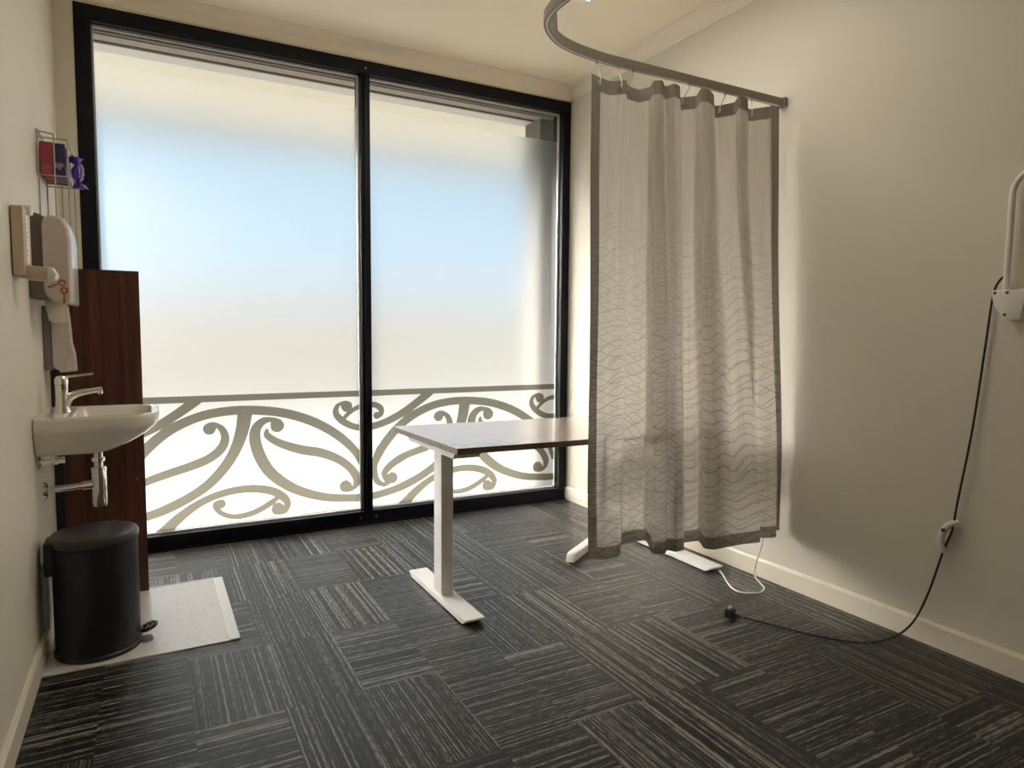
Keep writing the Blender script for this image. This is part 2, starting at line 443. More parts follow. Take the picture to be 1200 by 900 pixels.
for name, pts in S.items():
    if name == 'arch_left': continue
    for sh in (-1, 0, 1, 2):
        pp = pts
        if name == 'hook_left' and sh == 0: pp = [p for p in pts if p[0] > .05]+[(.0, .390, .022), (-.12, .347, .02), (-.2, .32, .02)]
        if name == 'arch_tail' and sh == 0: continue
        q = cr(pp, 7)
        for a, b in zip(q[:-1], q[1:]):
            ax, az, aw = a; bx_, bz, bw = b; ax += sh*PER; bx_ += sh*PER
            mw = max(aw, bw)+.012
            i0, i1 = np.searchsorted(gx, [min(ax, bx_)-mw, max(ax, bx_)+mw]); k0, k1 = np.searchsorted(gz, [min(az, bz)-mw, max(az, bz)+mw])
            if i0 >= i1 or k0 >= k1: continue
            X, Z = np.meshgrid(gx[i0:i1], gz[k0:k1])
            dx, dz = bx_-ax, bz-az; L2 = dx*dx+dz*dz+1e-12
            tt = np.clip(((X-ax)*dx+(Z-az)*dz)/L2, 0, 1)
            d = np.hypot(X-ax-tt*dx, Z-az-tt*dz)-(aw+tt*(bw-aw))
            F[k0:k1, i0:i1] = np.minimum(F[k0:k1, i0:i1], d)
F = np.maximum(F, (gz-.841)[:, None]+0*gx[None, :])
def march(F, x_lo, x_hi, y):
    """closed outline regions of F<0 as flat polygons, rows of whole cells merged"""
    bm = bmesh.new(); cache = {}
    def V(x, z):
        k = (round(x, 6), round(z, 6))
        if k not in cache: cache[k] = bm.verts.new((x, y, z))
        return cache[k]
    i_lo, i_hi = np.searchsorted(gx, [x_lo, x_hi])
    ins = F < 0
    for k in range(nz-1):
        run = None
        for i in range(i_lo, i_hi):
            full = i < i_hi-1 and ins[k, i] and ins[k, i+1] and ins[k+1, i] and ins[k+1, i+1]
            if full and run is None: run = i
            if not full and run is not None:
                bm.faces.new((V(gx[run], gz[k]), V(gx[i], gz[k]), V(gx[i], gz[k+1]), V(gx[run], gz[k+1]))); run = None
            if full or i >= i_hi-1: continue
            cn = [(i, k), (i+1, k), (i+1, k+1), (i, k+1)]
            fl_ = [ins[b, a] for a, b in cn]
            if not any(fl_): continue
            poly = []
            for c in range(4):
                (a, b), (a2, b2) = cn[c], cn[(c+1) % 4]
                if fl_[c]: poly.append((gx[a], gz[b]))
                if fl_[c] != fl_[(c+1) % 4]:
                    f0, f1 = F[b, a], F[b2, a2]; t = f0/(f0-f1)
                    poly.append((gx[a]+(gx[a2]-gx[a])*t, gz[b]+(gz[b2]-gz[b])*t))
            vs = []
            for p in poly:
                v = V(*p)
                if v not in vs: vs.append(v)
            if len(vs) > 2:
                try: bm.faces.new(vs)
                except ValueError: pass
    return bm
for x0, x1 in panes:
    link('patterned_film', march(F, x0+.004, x1-.004, GY-.0006), M['pattern'], win)

# ----------------------------------------------------------------- outdoors
M['soffit'] = mat('cream_soffit', (.82, .75, .62), .8)
M['fascia'] = mat('grey_fascia', (.33, .31, .29), .6)
M['paving'] = mat('pale_concrete', (.47, .455, .43), .9)
M['fence'] = mat('tan_render', (.88, .66, .46), .9)
M['post'] = mat('dark_grey_post', (.16, .15, .13), .6)
link('ground_outside', bx(-14, 18, YF+.2, 26, -.16, -.04), M['paving'], kind='structure')
bm = bmesh.new(); box(bm, -4, 6, YF+.2, 5.75, 2.80, 2.95)
link('soffit', bm, M['soffit'], kind='structure')
link('fascia', bx(-4, 6, 5.75, 5.80, 2.72, 3.02), M['fascia'], kind='structure')
M['soffit_strip'] = mat('grey_brown_strip', (.30, .25, .21), .7)
M['soffit_grey'] = mat('pale_grey_strip', (.60, .56, .51), .7)
link('soffit_groove', bx(-4, 6, 4.335, 4.405, 2.785, 2.7995), M['soffit_strip'], kind='structure')
link('soffit_channel', bx(-4, 6, 4.290, 4.302, 2.785, 2.7995), M['post'], kind='structure')
link('soffit_joint', bx(-4, 6, 4.452, 4.464, 2.785, 2.7995), M['post'], kind='structure')
link('soffit_edge', bx(-4, 6, 4.466, 4.600, 2.790, 2.7995), M['soffit_grey'], kind='structure')
link('outside_post', bx(2.585, 2.80, 4.36, 4.58, -.05, 2.80), M['post'], kind='structure')
link('boundary_wall', bx(-14, 18, 11.0, 11.2, -.05, 1.75), M['fence'], kind='structure')

# ---------------------------------------------------------------------- desk
desk = thing('standing_desk', (1.8, 2.76, 0), 'height-adjustable desk with a wood-look top and white T-shaped legs under the window', 'desk')
bm = bmesh.new()
ZT, TH = .745, .025
top = [(1.063, 2.410, ZT), (2.585, 2.392, ZT-.009), (2.585, 3.108, ZT-.009), (1.041, 3.141, ZT)]
extrude_poly(bm, [Vector(p) for p in top], (0, 0, -TH), .0012)
o = link('tabletop', bm, [M['desk'], M['desk_edge']], desk)
for f in o.data.polygons:
    if abs(f.normal.z) < .6: f.material_index = 1
def desk_leg(x):
    L = link('leg', bx(x-.029, x+.029, 2.712, 2.800, .030, .690, .003), M['white_metal'], desk)
    bm = bmesh.new()      # flat foot with chamfered underside
    extrude_poly(bm, [Vector((x-.046, 2.420, .030)), Vector((x-.046, 3.085, .030)), Vector((x-.046, 3.085, .022)), Vector((x-.046, 3.055, .006)), Vector((x-.046, 2.452, .006)), Vector((x-.046, 2.420, .022))], (.092, 0, 0), .0015)
    link('foot', bm, M['white_metal'], L)
    for y in (2.46, 3.02):
        link('glide', bx(x-.030, x+.030, y, y+.03, 0, .0065), M['black_plastic'], L)
    bm = bmesh.new(); xa = x-.076 if x < 2 else x-.042
    extrude_poly(bm, [Vector((xa, 2.455, .716)), Vector((xa, 3.02, .716)), Vector((xa, 3.00, .692)), Vector((xa, 2.475, .692))], (.118, 0, 0), .001)
    link('top_bracket', bm, M['white_metal'], L)
desk_leg(1.149); desk_leg(2.500)
for y in (2.60, 2.88): link('crossbar', bx(1.195, 2.455, y, y+.04, .690, .712, .002), M['white_metal'], desk)
link('control_handset', bx(2.02, 2.10, 2.412, 2.47, .690, .712, .003), M['black_plastic'], desk)

# rounded white foot and column of a stand behind the curtain
st = thing('support_stand', (2.13, 2.99, 0), 'white stand foot with a rounded end poking out left of the curtain hem', 'stand')
d = Vector((.83, .56, 0)).normalized(); nrm = Vector((-d.y, d.x, 0)); p0 = Vector((1.905, 2.862, 0))
bm = bmesh.new()
prof = [(.0, .012), (.004, .034), (.016, .050), (.034, .056), (.60, .056), (.64, .05), (.645, .012)]
extrude_poly(bm, [p0+d*a-nrm*.024+Vector((0, 0, b)) for a, b in prof], nrm*.048, .006)
link('foot', bm, M['white_metal'], st, smooth=35)
for a in (.025, .60):
    link('glide', lathe(bmesh.new(), [(.014, 0), (.014, .016)], p0+d*a, 16), M['black_plastic'], st)
bm = bmesh.new(); q = p0+d*.50
tube(bm, [q+Vector((0, 0, .05)), q+Vector((0, 0, .66))], .020, 16)
link('column', bm, M['white_metal'], st, smooth=True)

# ------------------------------------------------------------------- curtain
K = [(1.557,2.235,2.221,1.590,2.240,.267),(1.631,2.220,2.197,1.662,2.225,.258),(1.731,2.235,2.228,1.747,2.230,.256),
(1.781,2.285,2.234,1.806,2.290,.277),(1.858,2.300,2.236,1.880,2.300,.275),(1.905,2.290,2.252,1.963,2.300,.271),
(1.847,2.215,2.238,1.856,2.170,.272),(1.879,2.200,2.239,1.920,2.160,.268),(1.949,2.255,2.248,1.970,2.200,.262),(1.961,2.215,2.248,1.983,2.165,.264),(2.007,2.230,2.250,2.041,2.170,.262),
(2.058,2.280,2.230,2.121,2.250,.255),(2.165,2.285,2.258,2.221,2.250,.25),(2.099,2.210,2.250,2.142,2.160,.257),(2.128,2.195,2.248,2.184,2.140,.253),(2.208,2.235,2.250,2.274,2.150,.247),
(2.253,2.270,2.222,2.371,2.150,.247),(2.379,2.270,2.260,2.466,2.135,.247),(2.311,2.200,2.256,2.497,2.160,.247),(2.369,2.200,2.250,2.513,2.170,.250),
(2.429,2.245,2.228,2.528,2.165,.249),(2.555,2.235,2.258,2.589,2.150,.249),(2.541,2.215,2.256,2.612,2.170,.272),(2.590,2.215,2.250,2.634,2.165,.272)]
def dense(pts, n=10):
    """resample with softly rounded folds"""
    P = np.array(pts, float); out = []
    for i in range(len(P)-1):
        for k in range(n): out.append(P[i]+(P[i+1]-P[i])*k/n)
    out.append(P[-1]); Q = np.array(out)
    for _ in range(4):
        R_ = Q.copy(); R_[1:-1] = .25*Q[:-2]+.5*Q[1:-1]+.25*Q[2:]; Q = R_
    return Q
K = [(a, 2.235+(b-2.235)*1.25, c, d, 2.20+(e-2.20)*1.25, f_) for a, b, c, d, e, f_ in K]
Q = dense(K); n = len(Q)
s = np.zeros(n); s[1:] = np.cumsum(np.hypot(np.diff(Q[:, 3]), np.diff(Q[:, 4])))
NV = 48
curt = link('curtain', bmesh.new(), [M['curtain'], M['hem']], smooth=False)
tag(curt, 'grey privacy curtain with wavy line pattern hanging from the ceiling rail', 'curtain')
bm = bmesh.new(); uvl = bm.loops.layers.uv.new('cloth'); G = []
ts = np.concatenate([[0, .014, .0275], np.linspace(.0275, .9725, NV)[1:-1], [.9725, .986, 1]])
for t in ts:
    row = []
    for i in range(n):
        w = t*t*(3-2*t)*.35+t*.65
        x = Q[i, 0]+(Q[i, 3]-Q[i, 0])*w; y = Q[i, 1]+(Q[i, 4]-Q[i, 1])*w
        z = Q[i, 2]+(Q[i, 5]-Q[i, 2])*t
        k = min(1, t*6)*min(1, (1-t)*5+.25)
        y += k*.006*math.sin(3.1*t+s[i]*13)+k*.004*math.sin(9*t+s[i]*29); x += k*.003*math.sin(5*t+s[i]*17)
        row.append((bm.verts.new((x, y, z)), s[i], z))
    G.append(row)
def sidx(dist):
    a = next(i for i in range(n) if s[i] >= dist); return a
eL, eR = sidx(.034), n-1-sidx(.03)
eR = next(i for i in range(n) if s[i] >= s[-1]-.034)
for j in range(len(ts)-1):
    for i in range(n-1):
        q4 = (G[j][i], G[j][i+1], G[j+1][i+1], G[j+1][i])
        f = bm.faces.new([a[0] for a in q4]); f.smooth = True
        for lp, a in zip(f.loops, q4): lp[uvl].uv = (a[1], a[2])
        tm = .5*(ts[j]+ts[j+1])
        f.material_index = 1 if (tm < .0275 or tm > .9725 or i < eL or i >= eR) else 0
bm.to_mesh(curt.data); bm.free()
# track: straight from the wall, then a quarter turn towards the camera
TY, TZ = 2.243, 2.292
path = [(XR-.012, TY), (2.3, TY), (2.0, TY), (1.85, TY)]
path += [tuple(p) for p in cr([(1.75, TY), (1.60, 2.240), (1.44, 2.212), (1.335, 2.160), (1.252, 2.075), (1.222, 1.985), (1.218, 1.88), (1.218, 1.75)], 6)]
path += [(1.218, 1.5), (1.218, .9), (1.218, .2)]
def sweep(prof):
    bm = bmesh.new(); loops = []
    P = [Vector((x, y, 0)) for x, y in path]
    for i, p in enumerate(P):
        t = (P[min(i+1, len(P)-1)]-P[max(i-1, 0)]).normalized(); nn = Vector((-t.y, t.x, 0))
        loops.append([p+nn*a+Vector((0, 0, TZ+b)) for a, b in prof])
    loft(bm, loops); return bm
tr = thing('curtain_track', (XR-.02, TY, TZ), 'curved grey ceiling-hung curtain rail running from the right wall', 'curtain rail')
link('rail', sweep([(-.011, -.017), (-.004, -.017), (-.004, -.010), (.004, -.010), (.004, -.017), (.011, -.017), (.011, .017), (-.011, .017)]), M['track'], tr)
link('rail_slot', sweep([(-.004, -.0168), (.004, -.0168), (.004, -.0105), (-.004, -.0105)]), M['track_inner'], tr)
link('wall_bracket', bx(XR-.022, XR-.001, TY-.020, TY+.020, TZ-.020, TZ+.022, .002), M['track'], tr)
hx, hy = 1.335, 2.160
bm = bmesh.new(); tube(bm, [(hx, hy, TZ+.015), (hx, hy, ZC-.002)], .007, 12)
link('hanger_rod', bm, M['track'], tr, smooth=True)
bm = bmesh.new(); tube(bm, [(hx, hy, TZ+.012), (hx, hy, TZ+.075)], [.014, .011], 14)
link('rod_collar', bm, M['track'], tr, smooth=True)
bm = bmesh.new(); lathe(bm, [(.03, ZC-.006), (.03, ZC-.0005)], (hx, hy, 0), 20)
link('ceiling_plate', bm, M['track'], tr)
# eyelets and hooks along the rail
M['hook'] = mat('clear_hook_plastic', (.75, .72, .66), .3)
for i, (ux, kk) in enumerate([(1.588, 0), (1.690, 0), (1.765, 0), (2.070, 0), (2.275, 0), (2.440, 0)]):
    j = min(range(n), key=lambda a: abs(Q[a, 0]-ux)+(0 if Q[a, 1] > 2.2 else .0))
    p = Vector((Q[j, 0], Q[j, 1]-.004, Q[j, 2]-.026))
    bm = bmesh.new(); tube(bm, [p+Vector((.0065*math.cos(2*PI*k/16), 0, .0065*math.sin(2*PI*k/16))) for k in range(17)], .0022, 6, cap=False)
    link('eyelet', bm, M['steel'], curt, smooth=True)
    bm = bmesh.new()
    pts = [p+Vector((0, .010, -.002)), p+Vector((0, -.004, -.004)), p+Vector((0, -.008, .004)), p+Vector((0, -.006, .018)), Vector((p.x, TY-.002, TZ-.034)), Vector((p.x, TY, TZ-.012))]
    tube(bm, cr(pts, 4), .0022, 6)
    box(bm, p.x-.006, p.x+.006, TY-.004, TY+.004, TZ-.026, TZ-.016, .001)
    tag(link('curtain_hook', bm, M['hook'], smooth=True), 'small pale hook joining the grey curtain to the rail', 'curtain hook', 'curtain hooks on the rail')
bm = bmesh.new()
pts = [Vector((2.615, TY, TZ-.014)), Vector((2.615, TY, TZ-.035)), Vector((2.609, TY, TZ-.055)), Vector((2.616, TY, TZ-.066)), Vector((2.623, TY, TZ-.055)), Vector((2.618, TY, TZ-.045))]
tube(bm, cr(pts, 4), .0022, 6)
tag(link('curtain_hook', bm, M['hook'], smooth=True), 'empty hook at the wall end of the curtain rail', 'curtain hook', 'curtain hooks on the rail')

# ------------------------------------------------------------ floor vinyl patch
mt = tag(link('vinyl_mat', bx(XL+.014, .246, 2.736, 3.479, .0005, .005), M['vinyl']), 'pale vinyl patch set into the carpet under the basin', 'floor mat')
link('edge_strip', bx(.246, .284, 2.736, 3.479, .0005, .008, .002), M['gasket'], mt)
link('back_strip', bx(XL+.014, .246, 3.474, 3.484, .0005, .007, .001), M['gasket'], mt)

# ------------------------------------------------------------- walnut side panel
pn = thing('side_panel', (-.2, 3.458, .005), 'tall dark walnut panel standing between the basin and the window', 'panel')
bm = bx(XL+.006, -.030, 3.448, 3.467, .006, 1.466, .0012)
link('board', bm, M['walnut'], pn)
link('edge_post', bx(XL+.001, XL+.036, 3.434, 3.447, .10, 1.10, .001), M['black_plastic'], pn)
for x in (-.25, -.065):
    link('screw', lathe(bmesh.new(), [(.0001, -.0025), (.004, -.002), (.005, 0)], (x, 3.448, .53), 12, 'y'), M['steel'], pn, smooth=True)
link('glide', bx(-.08, -.035, 3.450, 3.465, .0052, .0065), M['black_plastic'], pn)

# -------------------------------------------------------------------- basin
BY0, BY1, BZ = 2.878, 3.320, .885
bs = thing('wash_basin', (XL, (BY0+BY1)/2, .74), 'small white wall-hung ceramic wash basin above the pedal bin', 'basin')
bm = bmesh.new(); yb = (BY0+BY1)/2
def lp(x1, ins, z, rf, x0=XL+.001, rb=.006): return rrect(x0, x1, BY0+ins, BY1-ins, z, (rb, rf, rf, rb), 9)
loops = [lp(-.165, .060, .742, .05), lp(-.150, .050, .742, .06), lp(-.125, .040, .748, .07), lp(-.075, .026, .770, .085), lp(-.020, .012, .803, .10), lp(.008, .004, .826, .11),
         lp(.018, .000, .836, .115), lp(.026, .0, .850, .118), lp(.030, .0, .872, .12), lp(.029, .0005, .880, .12), lp(.026, .003, .885, .118), lp(.012, .014, .8855, .108),
         lp(.004, .022, .884, .10, XL+.105, .03), lp(.000, .026, .880, .098, XL+.109, .032), lp(-.008, .034, .860, .095, XL+.113, .035), lp(-.03, .05, .815, .09, XL+.125, .04), lp(-.07, .08, .785, .07, XL+.145, .05), lp(-.13, .15, .778, .03, XL+.17, .03)]
loft(bm, loops)
link('bowl', bm, M['ceramic'], bs, smooth=50)
bm = bmesh.new(); lathe(bm, [(.026, .779), (.026, .783), (.020, .785), (.001, .784)], (-.19, yb, 0), 24)
link('drain', bm, M['chrome'], bs, smooth=True)

tap = thing('mixer_tap', (-.290, yb, .885), 'chrome single-lever mixer tap standing on the basin deck', 'tap')
cx = -.300
bm = bmesh.new()
lathe(bm, [(.001, .885), (.027, .885), (.0265, .890), (.0235, .900), (.0215, .94), (.0215, .985), (.0225, .990)], (cx, yb, 0), 28)
link('body', bm, M['chrome'], tap, smooth=40)
bm = bmesh.new(); pts = cr([(cx+.004, yb, .905), (cx+.020, yb, .938), (cx+.055, yb, .957), (cx+.135, yb, .971)], 6)
tube(bm, pts, list(np.linspace(.020, .0105, len(pts))), 16)
lathe(bm, [(.0095, .951), (.0095, .966), (.0085, .97)], (cx+.126, yb, 0), 16)
link('spout', bm, M['chrome'], tap, smooth=40)
bm = bmesh.new()
lathe(bm, [(.0225, .991), (.0235, 1.0), (.0225, 1.014), (.016, 1.024), (.001, 1.027)], (cx, yb, 0), 28)
extrude_poly(bm, [Vector((cx-.012, yb-.014, 1.016)), Vector((cx+.03, yb-.013, 1.019)), Vector((cx+.106, yb-.008, 1.028)), Vector((cx+.106, yb+.008, 1.028)), Vector((cx+.03, yb+.013, 1.019)), Vector((cx-.012, yb+.014, 1.016))], (0, 0, .008), .002)
link('lever', bm, M['chrome'], tap, smooth=40)

trp = thing('bottle_trap', (-.185, yb, .50), 'chrome bottle trap and waste pipe under the basin', 'waste trap')
tx, ty = -.188, yb
bm = bmesh.new(); lathe(bm, [(.016, .74), (.016, .655)], (tx, ty, 0), 24); lathe(bm, [(.022, .742), (.022, .722), (.018, .720)], (tx, ty, 0), 24); lathe(bm, [(.021, .700), (.023, .698), (.023, .684), (.021, .682)], (tx, ty, 0), 24)
link('tailpiece', bm, M['chrome'], trp, smooth=30)
bm = bmesh.new(); lathe(bm, [(.024, .662), (.027, .660), (.027, .645), (.0255, .643), (.0255, .515), (.023, .503), (.001, .503)], (tx, ty, 0), 28)
link('bottle', bm, M['chrome'], trp, smooth=30)
bm = bmesh.new(); tube(bm, [(tx-.02, ty, .592), (XL+.004, ty+.01, .580)], .0135, 18); tube(bm, [(tx-.02, ty, .592), (tx-.058, ty+.003, .589)], .0185, 18)
link('outlet_pipe', bm, M['chrome'], trp, smooth=30)
bm = bmesh.new(); lathe(bm, [(.018, .012), (.030, .008), (.034, .001)], (XL, ty+.01, .580), 26, 'x')
link('wall_flange', bm, M['chrome'], trp, smooth=30)

vl = thing('angle_valve', (XL, 2.985, .715), 'small chrome shut-off valve on the wall under the basin', 'valve')
bm = bmesh.new(); tube(bm, [(XL+.002, 2.99, .712), (XL+.05, 2.99, .712)], .009, 14); lathe(bm, [(.001, 0), (.022, .001), (.022, .005), (.012, .008)], (XL, 2.99, .712), 20, 'x'); tube(bm, [(XL+.05, 2.99, .700), (XL+.05, 2.99, .742)], .010, 14)
link('body', bm, M['chrome'], vl, smooth=30)
bm = bmesh.new(); tube(bm, [(XL+.05, 2.99, .716), (XL+.085, 2.99, .716)], .013, 10)
link('handle', bm, M['chrome'], vl, smooth=30)

# ------------------------------------------------------------------ pedal bin
bc = Vector((-.196, 2.905, .0008))
bn = thing('pedal_bin', (bc.x, bc.y, .005), 'black round pedal bin with closed lid on the vinyl patch', 'bin')
bm = bmesh.new(); lathe(bm, [(.139, .022), (.139, .10), (.1385, .414), (.136, .416)], bc, 64)
link('body', bm, M['bin_body'], bn, smooth=30)
bm = bmesh.new(); lathe(bm, [(.136, .005), (.143, .007), (.1435, .020), (.140, .023), (.136, .023)], bc, 64)
link('base_ring', bm, M['black_plastic'], bn, smooth=30)
bm = bmesh.new(); lathe(bm, [(.1365, .417), (.1415, .418), (.143, .424), (.143, .444), (.139, .452), (.130, .455), (.10, .459), (.05, .4615), (.001, .462)], bc, 64)
link('lid', bm, M['bin_lid'], bn, smooth=45)
link('hinge', bx(XL+.018, bc.x-.122, bc.y-.055, bc.y+.055, .315, .437, .006), M['black_plastic'], bn)
bm = bmesh.new()
a0 = [Vector((bc.x+.130, bc.y-.010, .040)), Vector((bc.x+.150, bc.y-.010, .046))]
box(bm, bc.x+.128, bc.x+.150, bc.y-.014, bc.y+.014, .034, .050, .002)
pl = [Vector((bc.x+.165+.032*math.cos(t), bc.y+.034*math.sin(t), .044+.010*math.cos(t))) for t in [2*PI*k/28 for k in range(28)]]
extrude_poly(bm, pl, (0, 0, .012), .002)
pd = link('pedal', bm, M['black_plastic'], bn, smooth=35)
bm = bmesh.new()
for k, dx in enumerate((-.014, 0, .014)):
    w = .028-.006*abs(k-.8)
    pts = [Vector((bc.x+.168+dx+.010*math.cos(t*1.3), bc.y+w*math.sin(t*1.1), .057+.3*(dx+.010*math.cos(t*1.3)))) for t in np.linspace(-1.3, 1.3, 9)]
    tube(bm, pts, .0022, 6)
link('tread', bm, M['steel'], pd, smooth=True)
bm = bmesh.new(); lathe(bm, [(.022, .0052), (.022, .016), (.019, .019)], (bc.x+.158, bc.y-.02, 0), 20)
link('foot_pad', bm, M['grey_plastic'], bn, smooth=30)
tag(link('light_patch_strip', bx(XL+.001, XL+.020, 2.932, 3.06, .094, .340, .002), M['white_plastic']), 'white strip standing in for a patch of light on the left wall just behind the pedal bin', 'light patch')  # added white box, stands in for light falling on the wall here

# --------------------------------------------------- paper towel dispenser
dt = thing('paper_towel_dispenser', (XL, 3.08, 1.47), 'large rounded paper towel dispenser on the left wall above the basin', 'paper towel dispenser')
DY0, DY1 = 2.950, 3.225
def dprof(x0, x1, zb, zt, r=.05, rb=.02):
    pts = [(x0, zb)]
    pts += [(x1-rb+rb*math.cos(t), zb+rb+rb*math.sin(t)) for t in np.linspace(-PI/2, 0, 6)]
    pts += [(x1-.02-r+r*math.cos(t), zt-r+r*math.sin(t)) for t in np.linspace(0, PI/2, 8)]
    pts += [(x0, zt)]
    return pts
bm = bmesh.new(); extrude_poly(bm, [Vector((x, DY0+.012, z)) for x, z in dprof(XL+.002, XL+.09, 1.318, 1.622)], (0, DY1-DY0-.024, 0), .004)
link('back_case', bm, M['disp_dark'], dt, smooth=35)
# cover: a rounded shield whose near side shows as a tall oval end
bm = bmesh.new()
loops = []
for t, ex in ((0, .0), (.02, .006), (.06, .010), (.94, .010), (.98, .006), (1, 0)):
    y = DY0+(DY1-DY0)*t
    x0, x1, zb, zt = XL+.048-ex*.5, XL+.122+ex, 1.306-ex*.5, 1.612+ex*.5
    L = [(x0+.055-.055*math.sin(a), y, zb+.05-.05*math.cos(a)) for a in np.linspace(0, PI/2, 8)][::-1]
    L += [(x1-.010+.010*math.sin(a), y, zb-.006+.012-.012*math.cos(a)) for a in np.linspace(0, PI/2, 5)]
    L += [(x1-.022*(1-math.cos(a))-.004*a, y, zt-.085+.080*math.sin(a)) for a in np.linspace(0, PI/2, 9)]
    L += [(x0+.03-.03*math.sin(a), y, zt-.035+.035*math.cos(a)) for a in np.linspace(0, PI/2, 8)]
    loops.append(L)
loft(bm, loops)
link('cover', bm, M['disp'], dt, smooth=35)
# a sheet of paper pulled out underneath
bm = bmesh.new(); poly = []
W = [(.0, .0), (.012, .004), (.03, .002), (.045, .006), (.06, .002), (.075, .005)]
gr = []
for k, t in enumerate(np.linspace(0, 1, 8)):
    gr.append([bm.verts.new((XL+.036+.074*u+.01*t*(1-u), 3.01+.02*math.sin(3*u+t*2)+.02*t, 1.312-.085*t*(1-.12*(u-.5)**2*4))) for u in np.linspace(0, 1, 8)])
for a in range(7):
    for b in range(7): bm.faces.new((gr[a][b], gr[a][b+1], gr[a+1][b+1], gr[a+1][b]))
bmesh.ops.solidify(bm, geom=bm.faces[:], thickness=.0015)
tag(link('paper_towel', bm, M['paper'], smooth=True), 'cream paper sheet hanging from the underside of the paper towel dispenser', 'paper towel')

# lower dispenser on the wall behind the tap
d2 = thing('soap_dispenser', (XL, 3.29, 1.17), 'tall narrow lilac-white dispenser on the wall below the paper towel dispenser', 'dispenser')
link('back_plate', bx(XL+.001, XL+.030, 3.255, 3.345, 1.040, 1.300, .004), M['grey_plastic'], d2)
bm = bmesh.new(); extrude_poly(bm, [Vector((x, 3.250, z)) for x, z in ((XL+.030, 1.30), (XL+.084, 1.30), (XL+.089, 1.25), (XL+.094, 1.15), (XL+.104, 1.10), (XL+.107, 1.035), (XL+.056, 1.03), (XL+.046, 1.05), (XL+.030, 1.05))], (0, .10, 0), .006)
link('cover', bm, M['lilac'], d2, smooth=30)
bm = bmesh.new(); extrude_poly(bm, [Vector((x, 3.245, z)) for x, z in ((XL+.074, 1.04), (XL+.106, 1.04), (XL+.105, 1.10), (XL+.092, 1.15))], (0, .006, 0), .001)
link('push_bar', bm, M['lilac'], d2)

# ---------------------------------------------- empty bottle bracket + keys
sb = thing('sanitiser_bracket', (XL, 2.65, 1.4), 'beige L-shaped sanitiser bracket nearest the camera on the left wall', 'bracket')
bm = bmesh.new(); box(bm, XL+.003, XL+.036, 2.620, 2.760, 1.372, 1.592, .004)
link('back_plate', bm, M['beige'], sb)
link('label_strip', bx(XL+.036, XL+.0385, 2.640, 2.700, 1.415, 1.570), M['tissue'], sb)
bm = bmesh.new(); rr = random.Random(3)
for k in range(9):
    z = 1.555-k*.014; w = rr.uniform(.02, .045)
    box(bm, XL+.0386, XL+.0389, 2.648, 2.648+w, z-.001, z+.0012)
link('label_print', bm, M['screw'], sb)
link('top_clip', bx(XL+.010, XL+.050, 2.690, 2.730, 1.575, 1.605, .006), M['white_plastic'], sb)
bm = bmesh.new(); extrude_poly(bm, [Vector((x, 2.625, z)) for x, z in ((XL+.010, 1.372), (XL+.04, 1.362), (XL+.098, 1.360), (XL+.108, 1.366), (XL+.110, 1.385), (XL+.102, 1.402), (XL+.03, 1.408))], (0, .075, 0), .004)
link('tray', bm, M['beige'], sb, smooth=30)
bm = bmesh.new(); extrude_poly(bm, [Vector((x, 2.620, z)) for x, z in ((XL+.092, 1.359), (XL+.112, 1.366), (XL+.117, 1.382), (XL+.106, 1.403), (XL+.092, 1.405))], (0, .085, 0), .005)
link('end_cap', bm, M['white_plastic'], sb, smooth=30)
kz = thing('key_pair', (XL+.103, 2.93, 1.33), 'two copper-coloured keys hanging at the front of the paper towel dispenser', 'keys')
kx, ky = XL+.103, 2.925
def key(c, ang, name):
    bm = bmesh.new()
    lathe(bm, [(.0055, -.001), (.013, -.001), (.013, .001), (.0055, .001), (.0055, -.001)], (0, 0, 0), 20, 'y', cap=False)
    box(bm, -.003, .003, -.001, .001, -.046, -.012)
    box(bm, .003, .006, -.001, .001, -.044, -.038); box(bm, .003, .0055, -.001, .001, -.034, -.029)
    bmesh.ops.rotate(bm, verts=bm.verts, cent=(0, 0, 0), matrix=Matrix.Rotation(ang, 3, 'Y'))
    bmesh.ops.translate(bm, verts=bm.verts, vec=c)
    link(name, bm, M['copper'], kz)
key((kx, ky, 1.372), 1.2, 'key'); key((kx+.006, ky-.003, 1.345), .05, 'key')
bm = bmesh.new(); tube(bm, [(kx+.010*math.cos(t), ky-.001, 1.358+.010*math.sin(t)) for t in np.linspace(0, 2*PI, 17)], .001, 6, cap=False)
link('ring', bm, M['steel'], kz)

# ---------------------------------------------------------------- wire rack
rk = thing('wire_rack', (XL, 3.45, 1.8), 'pale wire rack on the left wall holding a glove box', 'wire rack')
RY0, RY1, RX = 3.300, 3.560, XL+.106
bm = bmesh.new(); rw = .0032
def wire(*p): tube(bm, [Vector(q) for q in p], rw, 6)
zt, zb, zl = 1.968, 1.822, 1.34
for y in (RY0, RY1):
    wire((XL+.006, y, zl), (XL+.006, y, 2.0))
    wire((RX, y, zl), (RX, y, zt))
    wire((XL+.006, y, zt), (RX, y, zt)); wire((XL+.006, y, zb), (RX, y, zb))
    wire((XL+.060, y, zl), (XL+.060, y, 1.985)); wire((XL+.004, y, 1.992), (XL+.060, y, 1.985))
wire((RX, RY0, zb), (RX, RY1, zb)); wire((RX, RY0, zt), (RX, RY1, zt)); wire((XL+.006, RY0, zb), (XL+.006, RY1, zb)); wire((XL+.006, RY0, 1.998), (XL+.006, RY1, 1.998))
for y in np.linspace(RY0, RY1, 5)[1:-1]: wire((XL+.006, y, zb), (RX, y, zb))
link('wire_frame', bm, M['wire'], rk, smooth=True)
gb = thing('glove_box', (XL+.07, 3.4, zb), 'crimson and navy glove box sitting in the wire rack', 'box')
Gx0, Gx1 = XL+.010, XL+.096
